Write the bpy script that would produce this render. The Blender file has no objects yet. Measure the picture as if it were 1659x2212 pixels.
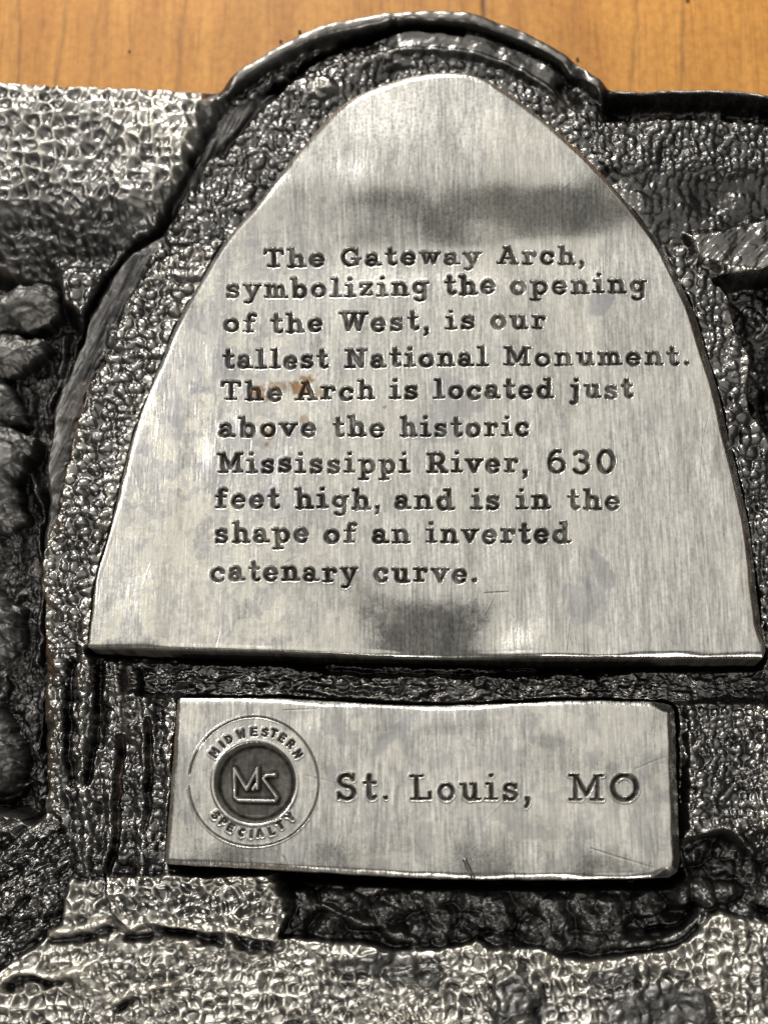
import bpy, math, random
import numpy as np

# ------------------------------------------------------------------ frame
# layout unit: 1 d = 0.06 mm; the plaque is about 14 cm wide.
S = 6e-5
FW, FH = 1659.0, 2212.0
DIST = 2600.0
TILT, YAW = math.radians(14.0), math.radians(4.0)
eye = np.array([math.tan(YAW), -math.tan(TILT), 1.0]); eye = eye/np.linalg.norm(eye)*DIST
fwd = -eye/np.linalg.norm(eye)
rgt = np.cross(fwd, [0, 1, 0]); rgt /= np.linalg.norm(rgt)
upv = np.cross(rgt, fwd)

def W(u, v, z):
    """where the plane at height z (d units) sits for layout position u,v"""
    u = np.asarray(u, float); v = np.asarray(v, float)
    a = (u-FW/2); b = (FH/2-v)
    dx = fwd[0]*DIST+rgt[0]*a+upv[0]*b
    dy = fwd[1]*DIST+rgt[1]*a+upv[1]*b
    dz = fwd[2]*DIST+rgt[2]*a+upv[2]*b
    t = (z-eye[2])/dz
    return eye[0]+t*dx, eye[1]+t*dy

scene = bpy.context.scene
from mathutils import Matrix, Vector
cam = bpy.data.cameras.new('camera'); camo = bpy.data.objects.new('camera', cam)
scene.collection.objects.link(camo); scene.camera = camo
cam.sensor_fit = 'HORIZONTAL'; cam.angle = 2*math.atan(FW/2/DIST)
cam.clip_start = 0.005; cam.clip_end = 50
M = Matrix(((rgt[0], upv[0], -fwd[0], eye[0]*S), (rgt[1], upv[1], -fwd[1], eye[1]*S),
            (rgt[2], upv[2], -fwd[2], eye[2]*S), (0, 0, 0, 1)))
camo.matrix_world = M
cam.dof.use_dof = True; cam.dof.focus_distance = DIST*S; cam.dof.aperture_fstop = 24.0

world = bpy.data.worlds.new('World'); scene.world = world; world.use_nodes = True
wb = world.node_tree.nodes['Background']
wb.inputs[0].default_value = (1.0, 0.96, 0.90, 1); wb.inputs[1].default_value = 0.15

def area(name, loc, target, sx, sy, power, col, spread=180):
    l = bpy.data.lights.new(name, 'AREA'); l.shape = 'RECTANGLE'; l.size = sx; l.size_y = sy
    l.energy = power; l.color = col; l.spread = math.radians(spread)
    o = bpy.data.objects.new(name, l); scene.collection.objects.link(o)
    o.location = loc
    o.rotation_euler = (Vector(target)-Vector(loc)).to_track_quat('-Z', 'Y').to_euler()
    return o
area('ceiling_lamp', (-0.05, 0.43, 0.90), (-0.05, 0.43, 0), 1.25, 1.18, 4.4, (1.0, 0.96, 0.89))
area('pendant_lamp', (-0.18, 0.95, 0.46), (0, 0, 0), 0.11, 0.11, 10.5, (1.0, 0.96, 0.90))
area('sparkle_light', (-0.62, 0.36, 0.72), (0, 0, 0), 0.06, 0.06, 3.6, (1.0, 0.96, 0.90))  # small light added for extra sparkles, not a known lamp
area('shoulder_lamp', (0.16, -1.02, 0.52), (0, 0, 0), 0.22, 0.12, 5.0, (1.0, 0.95, 0.88))
scene.view_settings.view_transform = 'Standard'
scene.view_settings.look = 'None'
scene.view_settings.exposure = 0.0
scene.view_settings.gamma = 1.0
scene.view_settings.use_curve_mapping = False
scene.cycles.use_denoising = True
scene.cycles.max_bounces = 6

# ------------------------------------------------------------------ numpy helpers
def sstep(a, b, x):
    t = np.clip((x-a)/(b-a), 0, 1)
    return t*t*(3-2*t)

def hash2(ix, iy, seed):
    n = (ix.astype(np.int64)*374761393 + iy.astype(np.int64)*668265263 + seed*1274126177) & 0xffffffff
    n = ((n ^ (n >> 13))*1274126177) & 0xffffffff
    n = ((n ^ (n >> 16))*2246822519) & 0xffffffff
    n = n ^ (n >> 15)
    return (n & 0xffffff)/float(0xffffff)

def vnoise(x, y, seed):
    ix = np.floor(x); iy = np.floor(y); fx = x-ix; fy = y-iy
    fx = fx*fx*fx*(fx*(fx*6-15)+10); fy = fy*fy*fy*(fy*(fy*6-15)+10)
    ix = ix.astype(np.int64); iy = iy.astype(np.int64)
    a = hash2(ix, iy, seed); b = hash2(ix+1, iy, seed); c = hash2(ix, iy+1, seed); d = hash2(ix+1, iy+1, seed)
    return (a+(b-a)*fx)*(1-fy)+(c+(d-c)*fx)*fy

def fbm(x, y, seed, oct=4, gain=0.5):
    s = 0; a = 1; t = 0
    for i in range(oct):
        s = s+a*vnoise(x*2**i+17.3*i, y*2**i-9.1*i, seed+i); t += a; a *= gain
    return s/t*2-1

def worley(x, y, seed, jit=0.85):
    ix = np.floor(x).astype(np.int64); iy = np.floor(y).astype(np.int64)
    f1 = np.full(x.shape, 9.0); f2 = np.full(x.shape, 9.0); idv = np.zeros(x.shape)
    for j in (-1, 0, 1):
        for i in (-1, 0, 1):
            cx = ix+i; cy = iy+j
            px = cx+0.5+(hash2(cx, cy, seed)-0.5)*jit; py = cy+0.5+(hash2(cx, cy, seed+7)-0.5)*jit
            d = np.hypot(px-x, py-y)
            m = d < f1
            f2 = np.where(m, f1, np.minimum(f2, d)); f1 = np.where(m, d, f1)
            idv = np.where(m, hash2(cx, cy, seed+19), idv)
    return f1, f2, idv

def boxed(fn, far):
    def f(U, V, pts, pad=90):
        p = np.array(pts, float)
        m = (U > p[:, 0].min()-pad) & (U < p[:, 0].max()+pad) & (V > p[:, 1].min()-pad) & (V < p[:, 1].max()+pad)
        out = np.full(U.shape, far)
        if m.any(): out[m] = fn(U[m], V[m], pts)
        return out
    return f

def seg_dist_(U, V, pts):
    d = np.full(U.shape, 1e9)
    for (x0, y0), (x1, y1) in zip(pts[:-1], pts[1:]):
        vx, vy = x1-x0, y1-y0; L = vx*vx+vy*vy+1e-9
        t = np.clip(((U-x0)*vx+(V-y0)*vy)/L, 0, 1)
        d = np.minimum(d, np.hypot(U-x0-t*vx, V-y0-t*vy))
    return d

def poly_sd_(U, V, pts):
    """signed distance, positive inside"""
    d = np.full(U.shape, 1e18); ins = np.zeros(U.shape, bool)
    n = len(pts)
    for i in range(n):
        x0, y0 = pts[i]; x1, y1 = pts[(i+1) % n]
        vx, vy = x1-x0, y1-y0; L = vx*vx+vy*vy+1e-9
        t = np.clip(((U-x0)*vx+(V-y0)*vy)/L, 0, 1)
        d = np.minimum(d, (U-x0-t*vx)**2+(V-y0-t*vy)**2)
        if y0 != y1:
            c = ((y0 <= V) & (V < y1)) | ((y1 <= V) & (V < y0))
            ins ^= c & (U < x0+(V-y0)/(y1-y0)*vx)
    d = np.sqrt(d)
    return np.where(ins, d, -d)

seg_dist = boxed(seg_dist_, 1e3); poly_sd = boxed(poly_sd_, -1e3)
def smooth_curve(pts, closed=False, n=6):
    """Catmull-Rom"""
    P = [np.array(p, float) for p in pts]; out = []
    N = len(P)
    rng = range(N if closed else N-1)
    for i in rng:
        if closed: p0, p1, p2, p3 = P[i-1], P[i], P[(i+1) % N], P[(i+2) % N]
        else: p0, p1, p2, p3 = P[max(i-1, 0)], P[i], P[i+1], P[min(i+2, N-1)]
        for k in range(n):
            t = k/n
            out.append(tuple(0.5*((2*p1)+(-p0+p2)*t+(2*p0-5*p1+4*p2-p3)*t*t+(-p0+3*p1-3*p2+p3)*t**3)))
    if not closed: out.append(tuple(P[-1]))
    return out

def blur1(a, r, axis):
    if r < 1: return a
    k = np.exp(-0.5*(np.arange(-2*r, 2*r+1)/r)**2); k /= k.sum()
    p = [(0, 0), (0, 0)]; p[axis] = (2*r, 2*r)
    b = np.pad(a, p, mode='edge'); out = np.zeros_like(a); n = a.shape[axis]
    for i, w in enumerate(k):
        out += w*(b[i:i+n] if axis == 0 else b[:, i:i+n])
    return out
def blur(a, r): return blur1(blur1(a, r, 0), r, 1)

# ------------------------------------------------------------------ mesh helper
COL = scene.collection
def build(name, X, Y, Z, N, faces_mask, mat, parent, attrs, extra=None):
    """grid mesh limited to the chosen quads. X,Y,Z in d. N vertex normals."""
    h, w = X.shape
    ids = np.arange(h*w).reshape(h, w)
    q = np.stack([ids[1:, :-1], ids[1:, 1:], ids[:-1, 1:], ids[:-1, :-1]], -1)[faces_mask]
    if len(q) == 0: return None
    used, inv = np.unique(q.ravel(), return_inverse=True)
    co = np.stack([X.ravel()[used], Y.ravel()[used], Z.ravel()[used]], -1)*S
    me = bpy.data.meshes.new(name)
    nf = len(q)
    me.vertices.add(len(used)); me.vertices.foreach_set('co', co.astype(np.float32).ravel())
    me.loops.add(nf*4); me.loops.foreach_set('vertex_index', inv.astype(np.int32).ravel())
    me.polygons.add(nf)
    me.polygons.foreach_set('loop_start', np.arange(0, nf*4, 4, dtype=np.int32))
    me.polygons.foreach_set('loop_total', np.full(nf, 4, np.int32))
    me.polygons.foreach_set('use_smooth', np.ones(nf, bool))
    me.update(calc_edges=True)
    for an, arr in attrs.items():
        a = me.attributes.new(an, 'FLOAT', 'POINT'); a.data.foreach_set('value', arr.ravel()[used].astype(np.float32))
    me.normals_split_custom_set_from_vertices(N.reshape(-1, 3)[used].astype(np.float32))
    me.materials.append(mat)
    o = bpy.data.objects.new(name, me); COL.objects.link(o); o.parent = parent
    return o

def grid_normals(X, Y, Z):
    P = np.stack([X, Y, Z], -1)
    du = np.gradient(P, axis=1); dv = np.gradient(P, axis=0)
    n = np.cross(dv, du)          # rows run downwards (-y)
    n /= np.linalg.norm(n, axis=-1, keepdims=True)+1e-12
    n[n[..., 2] < 0] *= -1
    return n

# ------------------------------------------------------------------ materials
def nodes(name):
    m = bpy.data.materials.new(name); m.use_nodes = True
    nt = m.node_tree; b = nt.nodes['Principled BSDF']
    return m, nt, b
def attr(nt, n):
    a = nt.nodes.new('ShaderNodeAttribute'); a.attribute_name = n; return a.outputs['Fac']
def noise(nt, vec, scale, detail=3, rough=0.5):
    n = nt.nodes.new('ShaderNodeTexNoise'); n.inputs['Scale'].default_value = scale
    n.inputs['Detail'].default_value = detail; n.inputs['Roughness'].default_value = rough
    nt.links.new(vec, n.inputs['Vector']); return n.outputs['Fac']
def mapping(nt, sc, rot=0.0):
    t = nt.nodes.new('ShaderNodeTexCoord'); mp = nt.nodes.new('ShaderNodeMapping')
    mp.inputs['Scale'].default_value = sc; mp.inputs['Rotation'].default_value = (0, 0, rot)
    nt.links.new(t.outputs['Object'], mp.inputs['Vector']); return mp.outputs['Vector']
def ramp(nt, fac, stops):
    r = nt.nodes.new('ShaderNodeValToRGB'); nt.links.new(fac, r.inputs['Fac'])
    e = r.color_ramp.elements
    while len(e) < len(stops): e.new(0.5)
    for i, (p, c) in enumerate(stops):
        e[i].position = p; e[i].color = c if len(c) == 4 else (*c, 1)
    return r.outputs['Color']
def mix(nt, fac, a, b, mode='MIX'):
    m = nt.nodes.new('ShaderNodeMix'); m.data_type = 'RGBA'; m.blend_type = mode
    for sock, val in ((m.inputs[0], fac), (m.inputs[6], a), (m.inputs[7], b)):
        if hasattr(val, 'links') or isinstance(val, bpy.types.NodeSocket): nt.links.new(val, sock)
        elif isinstance(val, (int, float)): sock.default_value = val
        else: sock.default_value = (*val, 1) if len(val) == 3 else val
    return m.outputs[2]
def math_(nt, op, a, b=None):
    m = nt.nodes.new('ShaderNodeMath'); m.operation = op
    for i, val in enumerate((a, b)):
        if val is None: continue
        if isinstance(val, (int, float)): m.inputs[i].default_value = val
        else: nt.links.new(val, m.inputs[i])
    return m.outputs[0]
def g(v): return (v, v, v)

def panel_material():
    m, nt, b = nodes('brushed_pewter')
    k = 1/S
    st1 = noise(nt, mapping(nt, (k/5.0, k/95, 1), -0.04), 1.0, 3, 0.6)
    st2 = noise(nt, mapping(nt, (k/7.0, k/34, 1), 0.10), 1.0, 3, 0.55)
    gr = noise(nt, mapping(nt, (k/7.0, k/9.0, 1)), 1.0, 3, 0.6)
    streak = math_(nt, 'ADD', math_(nt, 'MULTIPLY', st1, 0.6), math_(nt, 'MULTIPLY', st2, 0.4))
    col = ramp(nt, streak, [(0.30, (0.27, 0.268, 0.256)), (0.50, (0.52, 0.515, 0.487)), (0.70, (0.82, 0.81, 0.765))])
    grc = ramp(nt, gr, [(0.32, g(0.72)), (0.55, g(1.0))])
    col = mix(nt, 0.8, col, grc, 'MULTIPLY')
    big = ramp(nt, noise(nt, mapping(nt, (k/38, k/330, 1), -0.05), 1.0, 3, 0.55), [(0.33, g(0.70)), (0.50, g(0.95)), (0.66, g(1.12))])
    col = mix(nt, 0.85, col, big, 'MULTIPLY')
    col = mix(nt, attr(nt, 'cream'), col, (0.68, 0.66, 0.575))
    col = mix(nt, attr(nt, 'stain'), col, (0.27, 0.27, 0.29))
    col = mix(nt, attr(nt, 'rust'), col, (0.20, 0.10, 0.03))
    gv = attr(nt, 'groove')
    dk = ramp(nt, noise(nt, mapping(nt, (k/12, k/12, 1)), 1.0, 2), [(0.35, (0.010, 0.008, 0.006)), (0.75, (0.060, 0.052, 0.044))])
    col = mix(nt, gv, col, dk)
    nt.links.new(col, b.inputs['Base Color'])
    nt.links.new(math_(nt, 'SUBTRACT', 1.0, math_(nt, 'MULTIPLY', gv, 0.95)), b.inputs['Metallic'])
    ro = math_(nt, 'ADD', math_(nt, 'MULTIPLY', gr, 0.16), 0.19)
    ro = math_(nt, 'ADD', ro, math_(nt, 'MULTIPLY', attr(nt, 'stain'), 0.12))
    ro = math_(nt, 'ADD', ro, math_(nt, 'MULTIPLY', gv, 0.22))
    nt.links.new(ro, b.inputs['Roughness'])
    nt.links.new(math_(nt, 'SUBTRACT', 0.5, math_(nt, 'MULTIPLY', gv, 0.35)), b.inputs['Specular IOR Level'])
    bp = nt.nodes.new('ShaderNodeBump'); bp.inputs['Strength'].default_value = 0.7; bp.inputs['Distance'].default_value = 1.2*S
    hh = math_(nt, 'ADD', streak, math_(nt, 'MULTIPLY', gr, 0.35))
    nt.links.new(hh, bp.inputs['Height']); nt.links.new(bp.outputs[0], b.inputs['Normal'])
    return m

def cast_material():
    m, nt, b = nodes('antiqued_pewter')
    k = 1/S
    wear_shade = attr(nt, 'wear_shade'); dirt = attr(nt, 'brown')
    n1 = noise(nt, mapping(nt, (k/70, k/70, k/70)), 1.0, 4, 0.6)
    n2 = noise(nt, mapping(nt, (k/9, k/9, k/9)), 1.0, 3, 0.6)
    w = math_(nt, 'ADD', wear_shade, math_(nt, 'MULTIPLY', math_(nt, 'SUBTRACT', n2, 0.5), 0.22))
    col = ramp(nt, w, [(0.0, (0.05, 0.049, 0.048)), (0.30, (0.155, 0.152, 0.147)), (0.60, (0.40, 0.385, 0.35)), (1.0, (0.86, 0.83, 0.74))])
    col = mix(nt, math_(nt, 'MULTIPLY', dirt, 0.75), col, (0.060, 0.034, 0.018))
    col = mix(nt, 0.5, col, ramp(nt, n1, [(0.3, g(0.65)), (0.65, g(1.0))]), 'MULTIPLY')
    nt.links.new(col, b.inputs['Base Color'])
    nt.links.new(math_(nt, 'SUBTRACT', 1.0, math_(nt, 'MULTIPLY', dirt, 0.5)), b.inputs['Metallic'])
    ro = math_(nt, 'ADD', math_(nt, 'ADD', math_(nt, 'MULTIPLY', n2, 0.18), 0.20), attr(nt, 'matte'))
    nt.links.new(math_(nt, 'ADD', ro, math_(nt, 'MULTIPLY', dirt, 0.2)), b.inputs['Roughness'])
    bp = nt.nodes.new('ShaderNodeBump'); bp.inputs['Strength'].default_value = 0.4; bp.inputs['Distance'].default_value = 0.9*S
    nt.links.new(n2, bp.inputs['Height']); nt.links.new(bp.outputs[0], b.inputs['Normal'])
    return m

def wood_material():
    m, nt, b = nodes('varnished_wood')
    k = 1/S
    wv = mapping(nt, (k/70, k/900, 1), 0.02)
    n1 = noise(nt, wv, 1.0, 5, 0.55)
    n2 = noise(nt, mapping(nt, (k/9, k/170, 1), 0.02), 1.0, 4, 0.6)
    n3 = noise(nt, mapping(nt, (k/21, k/23, 1), 0.6), 1.0, 5, 0.7)
    n4 = noise(nt, mapping(nt, (k/500, k/420, 1)), 1.0, 2, 0.5)
    col = ramp(nt, n1, [(0.28, (0.42, 0.175, 0.028)), (0.5, (0.54, 0.245, 0.045)), (0.72, (0.62, 0.30, 0.062))])
    col = mix(nt, 0.45, col, ramp(nt, n2, [(0.30, (0.50, 0.40, 0.30)), (0.50, g(1.0))]), 'MULTIPLY')
    col = mix(nt, 0.55, col, ramp(nt, n3, [(0.32, (0.62, 0.54, 0.45)), (0.58, g(1.05))]), 'MULTIPLY')
    col = mix(nt, 0.35, col, ramp(nt, n4, [(0.3, g(0.75)), (0.7, g(1.1))]), 'MULTIPLY')
    col = mix(nt, attr(nt, 'grain'), col, (0.10, 0.036, 0.008))
    nt.links.new(col, b.inputs['Base Color'])
    b.inputs['Roughness'].default_value = 0.5
    b.inputs['Specular IOR Level'].default_value = 0.35
    bp = nt.nodes.new('ShaderNodeBump'); bp.inputs['Strength'].default_value = 0.2; bp.inputs['Distance'].default_value = 2*S
    nt.links.new(math_(nt, 'ADD', n2, n3), bp.inputs['Height']); nt.links.new(bp.outputs[0], b.inputs['Normal'])
    return m
M_panel, M_cast, M_wood = panel_material(), cast_material(), wood_material()

# ------------------------------------------------------------------ plaque root
ZT = -200.0          # table top
plaque = bpy.data.objects.new('pewter_plaque', None); COL.objects.link(plaque)
plaque['label'] = 'antiqued pewter souvenir plaque with two smooth engraved panels, lying face down on wood'
plaque['category'] = 'plaque'
plaque.location = (0, 0, ZT*S)
bpy.context.view_layer.update()

def finish(o, label=None):
    if o is None: return None
    o.matrix_parent_inverse = plaque.matrix_world.inverted()
    if label: o['label'] = label
    return o

# ------------------------------------------------------------------ outlines
PANEL = [(188,1396),(191,1380),(205,1254),(231,1164),(248,1095),(266,1016),(288,936),(320,846),(353,764),(385,688),(432,605),(488,514),
         (565,427),(617,360),(668,296),(720,240),(771,203),(843,174),(905,158),(976,152),(1038,164),(1089,192),(1141,228),(1192,270),(1243,312),
         (1295,356),(1346,408),(1398,470),(1434,519),(1470,586),(1509,672),(1534,756),(1559,838),(1577,919),(1599,1009),(1622,1110),(1638,1230),(1652,1350),(1656,1405)]
PANEL_POLY = smooth_curve(PANEL, n=4)+[(1650,1420),(1400,1419),(950,1417),(500,1404),(205,1398)]
PLATE_POLY = [(382,1512),(388,1507)]+smooth_curve([(600,1509),(750,1517),(900,1524),(1050,1521),(1250,1514),(1440,1517)], n=4)+[
         (1456,1521),(1464,1535),(1469,1700),(1475,1860),(1470,1886),(1452,1897)]+smooth_curve([(1300,1900),(1100,1900),(900,1897),(720,1887),(560,1878),(362,1868)], n=4)+[(354,1860),(364,1750)]

# ------------------------------------------------------------------ stroke letters (slab typewriter), x-height 28, cap 42
def arc(cx, cy, rx, ry, a0, a1, n=14):
    return [(cx+rx*math.cos(math.radians(a0+(a1-a0)*i/n)), cy+ry*math.sin(math.radians(a0+(a1-a0)*i/n))) for i in range(n+1)]
T_, N_ = 4.7, 3.4     # half widths: stems, serifs and thin strokes
G = {
 'T': (36, [(T_,[(18,39),(18,3)]),(N_,[(3,39),(33,39)]),(N_,[(3,39),(2.5,31)]),(N_,[(33,39),(33.5,31)]),(N_,[(9,3),(27,3)])]),
 'h': (32, [(T_,[(8,41),(8,2)]),(N_,[(2,41),(8,41)]),(N_,[(2,3),(14,3)]),(T_,arc(16,18,8.5,8.5,170,0)+[(24.5,3)]),(N_,[(19,3),(31,3)])]),
 'e': (27, [(T_,arc(13.5,14,10,12,8,180)),(T_,arc(13.5,14,10,12,180,322)),(N_,[(3.5,14.5),(23.5,14.5)])]),
 'G': (38, [(T_,arc(18,21,14,18,48,312)),(N_,[(29,39),(29.5,28)]),(T_,[(30,6),(30,17)]),(N_,[(22,18),(36,18)])]),
 'a': (29, [(N_+.5,[(5,21)]+arc(12,20,8,6.5,140,0)+[(20,4)]),(N_,[(20,3),(28,3)]),(T_,arc(11.5,9,8,6.5,30,330))]),
 't': (22, [(T_,[(10,38),(10,8)]+arc(15,8,5,5,180,330)),(N_,[(3,27),(19,27)])]),
 'w': (37, [(T_-.5,[(6,25),(12,3),(18.5,22),(25,3),(31,25)]),(N_,[(1,27),(11,27)]),(N_,[(26,27),(36,27)]),(N_,[(15,27),(22,27)])]),
 'y': (32, [(T_,[(6,25),(16,4)]),(T_-.6,[(26,25),(14,-6),(9,-10),(4,-9)]),(N_,[(1,27),(12,27)]),(N_,[(20,27),(31,27)])]),
 'A': (40, [(T_-.7,[(19,39),(7,4)]),(T_,[(20,39),(33,4)]),(N_,[(11,15),(29,15)]),(N_,[(1,3),(14,3)]),(N_,[(26,3),(39,3)]),(N_,[(13,39),(22,39)])]),
 'r': (27, [(T_,[(10,26),(10,3)]),(N_,[(3,27),(10,27)]),(N_,[(3,3),(18,3)]),(T_-.4,arc(18,18,8,8,170,55)),(T_,[(23,24),(23.5,22)])]),
 'c': (27, [(T_,arc(14,14,10.5,12,40,318)),(T_,[(22.5,22),(22.5,19)])]),
 ',': (14, [(5.0,[(6,4),(6,3)]),(N_,[(8,3),(7,-5),(4,-9)])]),
 '.': (13, [(5.2,[(6.5,4.5),(6.6,4.4)])]),
 's': (26, [(T_-.4,arc(13,20.5,8,5.5,25,250)+arc(13,8.5,8.5,6,80,-155)),(N_,[(21,26),(21,20)]),(N_,[(4,8),(4,2)])]),
 'm': (42, [(T_,[(8,26),(8,3)]),(N_,[(2,27),(8,27)]),(T_-.5,arc(15,18,6,8,160,0)+[(21,3)]),(T_-.5,arc(28,18,6.5,8,160,0)+[(34.5,3)]),(N_,[(2,3),(13,3)]),(N_,[(17,3),(26,3)]),(N_,[(30,3),(41,3)])]),
 'b': (31, [(T_,[(8,41),(8,3)]),(N_,[(2,41),(8,41)]),(T_,arc(17,14,10,11.5,150,-150))]),
 'o': (29, [(T_,arc(14.5,14,10.5,11.5,0,360,20))]),
 'l': (21, [(T_,[(11,41),(11,3)]),(N_,[(4,41),(11,41)]),(N_,[(2,3),(20,3)])]),
 'i': (20, [(T_,[(10,26),(10,3)]),(N_,[(3,27),(10,27)]),(N_,[(1.5,3),(18.5,3)]),(5.0,[(10,40),(10.1,40)])]),
 'z': (27, [(N_,[(4,26),(23,26)]),(T_-.3,[(22,25),(5,4)]),(N_,[(4,3),(23,3)]),(N_,[(4,26),(4,20)]),(N_,[(23,3),(23,9)])]),
 'n': (32, [(T_,[(8,26),(8,3)]),(N_,[(2,27),(8,27)]),(N_,[(2,3),(14,3)]),(T_,arc(16,18,8.5,8.5,160,0)+[(24.5,3)]),(N_,[(19,3),(31,3)])]),
 'g': (30, [(T_-.3,arc(13,16,9,9.5,0,360,18)),(T_-.3,[(22.5,25),(22.5,-3)]+arc(14,-4,8.5,7,0,-150)),(N_,[(22,26.5),(29,26.5)])]),
 'p': (32, [(T_,[(9,26),(9,-11)]),(N_,[(2,27),(9,27)]),(N_,[(2,-11),(17,-11)]),(T_,arc(18,14,10,11.5,150,-150))]),
 'f': (22, [(T_,[(9,3),(9,32)]+arc(15,33,6,6.5,180,40)),(N_,[(2,25),(18,25)]),(N_,[(2,3),(17,3)])]),
 'W': (52, [(T_-.3,[(8,38),(16,4),(26,34),(36,4),(44,38)]),(N_,[(1,39),(16,39)]),(N_,[(36,39),(51,39)]),(N_,[(21,39),(31,39)])]),
 'u': (32, [(T_,[(8,26),(8,11)]+arc(15.5,11,7.5,8,180,350)),(T_,[(24,26),(24,3)]),(N_,[(2,27),(8,27)]),(N_,[(18,27),(24,27)]),(N_,[(24,3),(31,3)])]),
 'N': (42, [(T_-.5,[(9,38),(9,4)]),(T_,[(10,38),(32,4)]),(T_-.5,[(32,38),(32,4)]),(N_,[(2,39),(12,39)]),(N_,[(25,39),(40,39)]),(N_,[(2,3),(17,3)])]),
 'M': (48, [(T_-.3,[(9,38),(9,4)]),(T_,[(10,38),(24,10),(38,38)]),(T_-.3,[(39,38),(39,4)]),(N_,[(2,39),(12,39)]),(N_,[(36,39),(46,39)]),(N_,[(2,3),(17,3)]),(N_,[(31,3),(46,3)])]),
 'd': (32, [(T_,[(23,41),(23,3)]),(N_,[(16,41),(23,41)]),(N_,[(23,3),(31,3)]),(T_,arc(14,14,10,11.5,30,330))]),
 'j': (20, [(T_,[(12,26),(12,-3)]+arc(6.5,-4,5.5,6,0,-130)),(N_,[(4,27),(12,27)]),(5.0,[(12,40),(12.1,40)])]),
 'v': (31, [(T_,[(6,25),(15.5,4)]),(T_-.5,[(25,25),(15.5,4)]),(N_,[(1,27),(12,27)]),(N_,[(19,27),(30,27)])]),
 'R': (41, [(T_,[(10,38),(10,4)]),(N_,[(3,39),(22,39)]),(T_-.3,arc(22,29.5,9,9.5,90,-90)),(N_,[(10,20),(22,20)]),(T_-.4,[(21,20),(33,4)]),(N_,[(3,3),(18,3)]),(N_,[(30,3),(39,3)])]),
 '6': (36, [(T_,arc(18,15,12.5,13.5,0,360,20)),(T_,[(5.5,15)]+arc(20,22,14.5,23,185,75))]),
 '3': (36, [(T_,arc(17,35,11,9.5,150,-90)+arc(17,13.5,13,12.5,90,-150))]),
 '0': (36, [(T_,arc(18,23,12.5,21.5,0,360,24))]),
 'S': (34, [(T_+.3,arc(17,30.5,10.5,8.5,20,250)+arc(17,12,11.5,9.5,85,-160)),(N_,[(28,40),(28,31)]),(N_,[(5,12),(5,3)])]),
 'L': (36, [(T_,[(11,38),(11,4)]),(N_,[(3,39),(20,39)]),(N_,[(3,3),(32,3)]),(N_+.4,[(32,3),(32,12)])]),
 'O': (42, [(T_+.3,arc(21,21,16.5,18.5,0,360,24))]),
}
# plain capitals for the ring of the emblem, unit height 1
def _v(*p): return [(0.13, list(p))]
RINGG = {'M':[[(0,0),(0,1),(.42,.35),(.84,1),(.84,0)]],'I':[[(.2,0),(.2,1)]],'D':[[(0,0),(0,1)]+arc(.1,.5,.55,.5,90,-90,6)+[(0,0)]],
 'W':[[(0,1),(.2,0),(.45,.8),(.7,0),(.9,1)]],'E':[[(.6,0),(0,0),(0,1),(.6,1)],[(0,.5),(.5,.5)]],'S':[arc(.32,.74,.28,.25,20,260,6)+arc(.32,.26,.3,.26,80,-160,6)],
 'T':[[(0,1),(.7,1)],[(.35,1),(.35,0)]],'R':[[(0,0),(0,1)]+arc(.3,.75,.28,.25,90,-90,5)+[(0,.5)],[(.25,.5),(.62,0)]],'N':[[(0,0),(0,1),(.65,0),(.65,1)]],
 'P':[[(0,0),(0,1)]+arc(.3,.74,.28,.26,90,-90,5)+[(0,.48)]],'C':[arc(.36,.5,.34,.5,50,310,8)],'A':[[(0,0),(.36,1),(.72,0)],[(.15,.35),(.58,.35)]],
 'L':[[(0,1),(0,0),(.55,0)]],'Y':[[(0,1),(.35,.5),(.7,1)],[(.35,.5),(.35,0)]]}

def scribe(SD, us, vs, strokes, bw=14):
    """min-in a list of (halfwidth, polyline in layout coords) into the stroke distance field"""
    for hw, pts in strokes:
        p = np.array(pts)
        i0, i1 = np.searchsorted(us, [p[:, 0].min()-hw-bw, p[:, 0].max()+hw+bw])
        j0, j1 = np.searchsorted(vs, [p[:, 1].min()-hw-bw, p[:, 1].max()+hw+bw])
        if i1 <= i0 or j1 <= j0: continue
        UU, VV = np.meshgrid(us[i0:i1], vs[j0:j1])
        SD[j0:j1, i0:i1] = np.minimum(SD[j0:j1, i0:i1], seg_dist(UU, VV, [tuple(q) for q in pts])-hw)

def word_strokes(word, x0, x1, base0, base1, lx0, lx1, sc, rng, gap=7.5):
    w = sum(G[c][0] for c in word)+gap*(len(word)-1)
    kx = (x1-x0)/(w-4)
    out = []; x = -2
    for c in word:
        gw, st = G[c]
        jy = rng.uniform(-1.3, 1.3); jr = rng.uniform(-0.025, 0.025); jw = rng.uniform(-0.5, 0.45)
        for hw, pts in st:
            q = []
            for (a, bb) in pts:
                X = x0+(x+a)*kx; yy = bb*sc
                base = base0+(base1-base0)*(X-lx0)/(lx1-lx0)+jy
                q.append((X+jr*yy, base-yy+jr*(a-gw/2)*kx))
            if len(q) == 1: q = q*2
            out.append((max(2.0, (hw+jw)*0.86), q))
        x += gw+gap
    return out

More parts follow.
